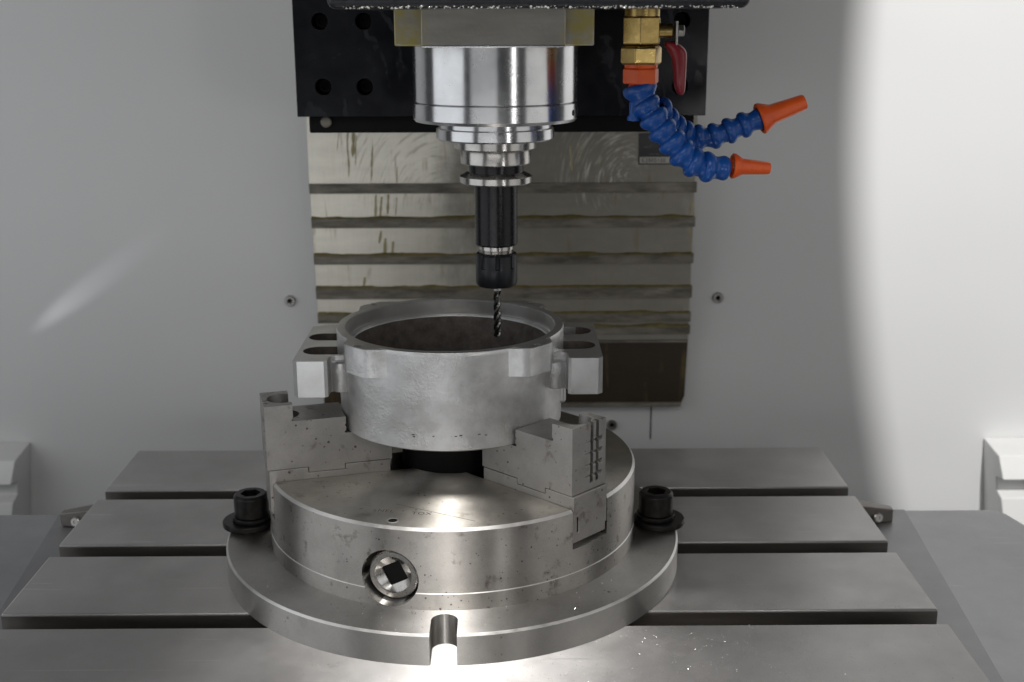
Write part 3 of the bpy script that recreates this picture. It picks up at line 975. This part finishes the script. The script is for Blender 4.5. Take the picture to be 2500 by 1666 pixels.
# coolant drops hanging along the lower front edge of the cover
V, F = [], []
ico = bmesh.new()
bmesh.ops.create_icosphere(ico, subdivisions=1, radius=1.0)
iv = [v.co.copy() for v in ico.verts]
ifc = [tuple(v.index for v in f.verts) for f in ico.faces]
ico.free()
for _ in range(240):
    x = random.uniform(-46, 158)
    r = random.uniform(0.15, 0.45) * (1.0 if random.random() < 0.7 else 1.7)
    k = len(V)
    o_ = Vector((x, -138.9 + random.uniform(-0.6, 0.5), 367.9 + random.uniform(-0.3, 0.8)))
    V += [o_ + Vector((c.x * r * 1.3, c.y * r, c.z * r)) for c in iv]
    F += [tuple(i + k for i in f) for f in ifc]
dr = obj('coolant_drops', (V, F), 'droplet', hd, smooth=60)
dr['kind'] = 'stuff'

# ------------------------------------------------------------------ tool holder and cutter
th = thing('tool_holder', 'slim black collet tool holder clamped in the spindle nose', 'tool holder', (30.8, 25, 188))
AT = (30.8, 25.0)
obj('drive_ring', rod([(20, 279.0), (23.0, 278.4), (23.4, 277.8), (23.4, 269.8), (22.9, 269.2), (18, 269.1)], 112, AT), 'holder_steel', th)
obj('groove', rod([(18.5, 269.4), (18.5, 263.0)], 96, AT), 'holder_black', th)
obj('flange', rod([(18.4, 263.6), (23.6, 261.2), (24.1, 260.8), (24.1, 256.9), (23.5, 256.2), (14, 256.0)], 112, AT), 'holder_steel', th)
obj('shank', rod([(14.4, 256.3), (14.4, 215.2), (13.6, 214.2)], 96, AT), 'holder_black', th)
pr = [(11.5, 214.5), (11.5, 211.6)]
z = 211.4
while z > 203:
    pr += [(11.5, z), (10.8, z - 0.55), (11.5, z - 1.1)]
    z -= 1.15
obj('thread', rod(pr, 80, AT), 'holder_steel', th)


def nut_r(a, r, z):
    if 199.2 < z < 207.6:
        k = (a * 8 / (2 * PI)) % 1.0
        if k < 0.22:
            return r - 1.1
    return r


obj('collet_nut', rod([(11.6, 208.6), (13.4, 208.4), (14.1, 207.5), (14.1, 199.3), (14.2, 198.9), (14.2, 188.2), (13.0, 186.2), (11.0, 185.7), (4, 185.6)], 160, AT, nut_r), 'nut_black', th, smooth=32)
em = thing('end_mill', 'dark spiral-fluted end mill pointing down into the ring', 'cutter', (31.2, 25, 149))
AE = (31.2, 25.0)
obj('shank', rod([(2.66, 189), (2.66, 182.4)], 32, AE), 'holder_steel', em)
V, F = [], []
nz, na = 96, 64
for i in range(nz + 1):
    z = 182.6 - (182.6 - 149.4) * i / nz
    tw = i / nz * 2 * PI * 1.55
    taper = 1.0 if i > 4 else 0.96
    if i > nz - 3:
        taper = 0.93 - 0.16 * (i - nz + 2)
    for k in range(na):
        a = 2 * PI * k / na
        ph = (a * 3 / (2 * PI)) % 1.0
        r = 2.72 if ph < 0.30 else (2.72 - 1.35 * math.sin(PI * (ph - 0.30) / 0.70) ** 0.7)
        if i % 2 == 0 and ph < 0.30:
            r -= 0.10
        V.append((AE[0] + r * taper * math.cos(a - tw), AE[1] + r * taper * math.sin(a - tw), z))
for i in range(nz):
    for k in range(na):
        F.append((i * na + k, i * na + (k + 1) % na, (i + 1) * na + (k + 1) % na, (i + 1) * na + k))
F.append(tuple(range(na)))
F.append(tuple(nz * na + k for k in range(na)))
obj('flutes', (V, F), 'cutter_steel', em, smooth=40)

# ------------------------------------------------------------------ coolant valve
VX, VY = 121.0, -20.0
va = thing('ball_valve', 'brass ball valve with a red lever hanging from the head', 'valve', (VX, VY, 335))


def hexprism(r, z0, z1, a0, ch_=1.2):
    V, F = [], []
    lev = [(r - ch_, z0), (r, z0 + ch_), (r, z1 - ch_), (r - ch_, z1)]
    for rr, z in lev:
        for i in range(6):
            V.append((VX + rr * math.cos(a0 + PI / 3 * i), VY + rr * math.sin(a0 + PI / 3 * i), z))
    for k in range(3):
        for i in range(6):
            F.append((k * 6 + i, k * 6 + (i + 1) % 6, k * 6 + 6 + (i + 1) % 6, k * 6 + 6 + i))
    F += [tuple(range(6)), tuple(range(18, 24))]
    return V, F


obj('inlet', rod([(10.8, 372), (10.8, 363.2), (11.3, 363)], 40, (VX, VY)), 'brass', va)
obj('body', hexprism(12.6, 346.4, 363.4, 0.35, 0.9), 'brass', va, smooth=0, bevel=0.6)
obj('hex_nut', hexprism(12.9, 334.4, 345.8, 0.12, 1.4), 'brass', va, smooth=0, bevel=0.5)
m = along((VX + 9, VY, 354.6), (VX + 30, VY, 354.6))
obj('stem', xf(rod([(4.4, 0), (4.4, 9.2), (3.4, 10.2), (3.0, 10.4)], 32), m), 'brass', va)
obj('lever_plate', join(box(VX + 20.2, VX + 21.6, VY - 5, VY + 5, 346, 360.6)), 'screw_steel', va, smooth=0, bevel=0.4)
obj('lock_nut', xf(rod([(3.9, 12.8), (3.9, 16.4), (3.2, 17.0)], 6), m), 'screw_steel', va, smooth=0, bevel=0.3)
# lever: bent, dip-coated
V, F = [], []
path = [(VX + 17.0, 348.5, 2.2, 3.2), (VX + 18.8, 346.0, 4.2, 3.6), (VX + 22.2, 342.5, 4.4, 4.0), (VX + 23.6, 338.0, 3.3, 4.4), (VX + 23.8, 328.0, 3.0, 4.6), (VX + 24.0, 322.0, 2.8, 4.2), (VX + 24.7, 317.5, 2.0, 3.2), (VX + 25.1, 316.0, 0.8, 1.4)]
seg = 20
for x, z, rx, ry in path:
    for i in range(seg):
        a = 2 * PI * i / seg
        V.append((x + rx * 1.35 * math.cos(a), VY - 1 + ry * 1.2 * math.sin(a), z))
for k in range(len(path) - 1):
    for i in range(seg):
        F.append((k * seg + i, k * seg + (i + 1) % seg, (k + 1) * seg + (i + 1) % seg, (k + 1) * seg + i))
F += [tuple(range(seg)), tuple(range((len(path) - 1) * seg, len(path) * seg))]
lv = obj('lever', (V, F), 'red_plastic', va, smooth=60)
lv.modifiers.new('sub', 'SUBSURF').render_levels = 2

# ------------------------------------------------------------------ segmented coolant hose
ho = thing('coolant_hose', 'blue segmented coolant hose with two orange nozzles', 'hose', (VX, VY, 322))
obj('adapter', join(rod([(10.2, 334.8), (10.2, 332.4)], 40, (VX, VY)), hexprism(11.6, 322.9, 332.4, 0.22, 0.8)), 'orange_plastic', ho, smooth=30, bevel=0.4)
obj('adapter_ball', rod([(7.0, 323.0), (7.4, 321.6), (8.3, 320), (8.6, 318), (8.0, 315.6), (6.6, 313.8)], 40, (VX, VY)), 'orange_plastic', ho, smooth=60)
SEG = [(7.6, -5.2), (9.0, -4.6), (9.9, -3.4), (10.25, -1.7), (9.9, 0.0), (9.0, 1.4), (8.0, 2.6), (7.4, 3.9), (7.2, 5.4), (7.6, 7.2), (8.1, 9.0), (8.2, 10.6), (7.4, 12.4), (5.4, 13.4), (4.2, 13.0), (4.2, -3.0), (6.6, -5.0)]


def catmull(pts, n):
    P = [Vector(p) for p in pts]
    P = [P[0] * 2 - P[1]] + P + [P[-1] * 2 - P[-2]]
    out = []
    for i in range(1, len(P) - 2):
        for k in range(n):
            t_ = k / n
            a, b, c, d = P[i - 1:i + 3]
            out.append(0.5 * ((2 * b) + (c - a) * t_ + (2 * a - 5 * b + 4 * c - d) * t_ ** 2 + (3 * b - a - 3 * c + d) * t_ ** 3))
    out.append(P[-2])
    return out


def hose(pts, step, scale, first=1.0):
    pl = catmull(pts, 40)
    d, k = 0.0, 0
    last = None
    nxt = 0.0
    total = sum((pl[i + 1] - pl[i]).length for i in range(len(pl) - 1))
    for i in range(len(pl) - 1):
        if d >= nxt and d < total - 7.5:
            t_ = (pl[min(i + 12, len(pl) - 1)] - pl[max(0, i - 4)]).normalized()
            s_ = scale * (first if k == 0 else 1.0)
            m = along(pl[i], pl[i] + t_) @ Matrix.Scale(s_, 4)
            obj('segment', xf(lathe(SEG, 40), m), 'blue_plastic', ho, smooth=50)
            k += 1
            nxt += step * (first if k == 1 else 1.0)
        d += (pl[i + 1] - pl[i]).length
    return pl[-1], (pl[-1] - pl[-8]).normalized()


NOZ = [(8.6, -3.4), (9.2, -2.8), (9.2, -1.6), (7.2, 2.4), (5.9, 4.6), (4.6, 24.0), (4.2, 25.0), (3.3, 25.0), (3.2, 20), (5.0, 0.0), (7.4, -3.2)]


def nozzle(p, d, s_):
    obj('nozzle', xf(lathe(NOZ, 40), along(p, p + d) @ Matrix.Scale(s_, 4)), 'orange_plastic', ho, smooth=40)


P1 = [(121.2, -20, 318.0), (124.0, -20.5, 310.5), (129.6, -22, 302.0), (135.2, -23, 294.4), (141.6, -24, 286.8), (148.6, -25, 279.6), (156.2, -25, 274.2), (164.6, -24, 271.8), (173.0, -22, 271.6), (179.6, -20, 271.9)]
e, d = hose(P1, 9.3, 0.95, 1.12)
nozzle(Vector((182.6, -20, 271.8)), Vector((1, 0.10, -0.075)).normalized(), 0.86)
P2 = [(134.5, -14, 306.0), (142, -6, 297.5), (151.5, 2, 290.8), (161.5, 5, 287.4), (173.2, 5, 288.6), (185.7, 5, 293.2), (197.0, 5, 297.6), (203.0, 5, 300.0)]
e, d = hose(P2, 10.2, 0.84, 1.0)
nozzle(Vector((204.0, 5, 300.2)), Vector((1, 0.05, 0.37)).normalized(), 1.10)
# the wye boss on the left of the hose
obj('wye_boss', xf(rod([(3.0, 0), (3.4, 1), (3.0, 8), (4.2, 10), (4.0, 11.5)], 24), along((117.5, -21, 312), (117.0, -20, 295))), 'blue_plastic', ho, smooth=50)

# ------------------------------------------------------------------ swarf
BASE = Vector((0, -150, 0))


def flakes(name, n, place, lo, hi):
    V, F = [], []
    for _ in range(n):
        c = place()
        if c is None:
            continue
        s_ = random.uniform(lo, hi) * (1.4 if random.random() < 0.05 else 1)
        a = random.uniform(0, 2 * PI)
        u = Vector((math.cos(a), math.sin(a), random.uniform(-0.5, 0.5))) * s_
        v = Vector((-math.sin(a), math.cos(a), random.uniform(-0.6, 0.6))) * s_ * random.uniform(0.3, 0.8)
        k = len(V)
        p = Vector(c) + Vector((0, 0, s_ * 0.35 + 0.05))
        V += [p - u - v * 0.4, p + u * 0.2 - v, p + u + v * 0.3, p - u * 0.1 + v, p + Vector((0, 0, s_ * 0.35))]
        F += [(k, k + 1, k + 4), (k + 1, k + 2, k + 4), (k + 2, k + 3, k + 4), (k + 3, k, k + 4)]
    o = obj(name, (V, F), 'chip_steel', None, smooth=0)
    tag(o, None, None, kind='stuff')
    return o


def on_table():
    x = random.gauss(150, 75) if random.random() < 0.75 else random.uniform(-250, 300)
    y = random.uniform(-200, -108.5) if random.random() < 0.8 else (-88 + abs(random.gauss(0, 7)))
    if x > 305 or x < -275 or math.hypot(x, y) < 156.5:
        return None
    return (x, y, 0)


def on_flange():
    a = random.gauss(-95, 40)
    r = random.uniform(126.5, 153)
    x, y = r * math.cos(math.radians(a)), r * math.sin(math.radians(a))
    if abs(x) < 9.5 and y < -120:
        return None
    return (x, y, ZF)


def on_chuck():
    a = random.gauss(-90, 35)
    r = random.uniform(60, 121)
    return (r * math.cos(math.radians(a)), r * math.sin(math.radians(a)), ZC)


o = flakes('metal_swarf', 4200, on_table, 0.09, 0.28)
o['label'] = 'fine bright metal swarf scattered over the table front'
o = flakes('metal_swarf', 200, on_flange, 0.10, 0.42)
o['label'] = 'fine bright metal swarf scattered over the chuck flange'
o = flakes('metal_swarf', 60, on_chuck, 0.10, 0.34)
o['label'] = 'fine bright metal swarf on the chuck face'


def curl(base, n, r, pitch, w_, label, tilt, ang=0.0):
    t_ = thing('metal_curl', label, 'metal chip', base)
    V, F = [], []
    m = Matrix.Translation(Vector(base)) @ Matrix.Rotation(ang, 4, 'Z') @ Matrix.Rotation(tilt, 4, 'X')
    for i in range(n):
        a = i * 0.42
        for k in (-1, 1):
            V.append(m @ Vector((r * math.cos(a), r * math.sin(a), pitch * a + k * w_ + 0.2)))
    for i in range(n - 1):
        F.append((2 * i, 2 * i + 1, 2 * i + 3, 2 * i + 2))
    obj('ribbon', (V, F), 'chip_steel', t_, smooth=60)


curl((124.2, -20.5, ZF + 2.2), 34, 1.7, 0.28, 0.26, 'thin curled metal shaving on the flange beside the right bolt', 1.2)
curl((-19.5, -128.0, ZF + 0.6), 16, 1.1, 0.3, 0.3, 'tiny bright metal shaving beside the key socket', 1.3, 0.6)
curl((104.5, -38.0, ZC + 1.5), 18, 2.0, 0.7, 0.2, 'thin curled shaving behind the right jaw', 0.6, 0.3)
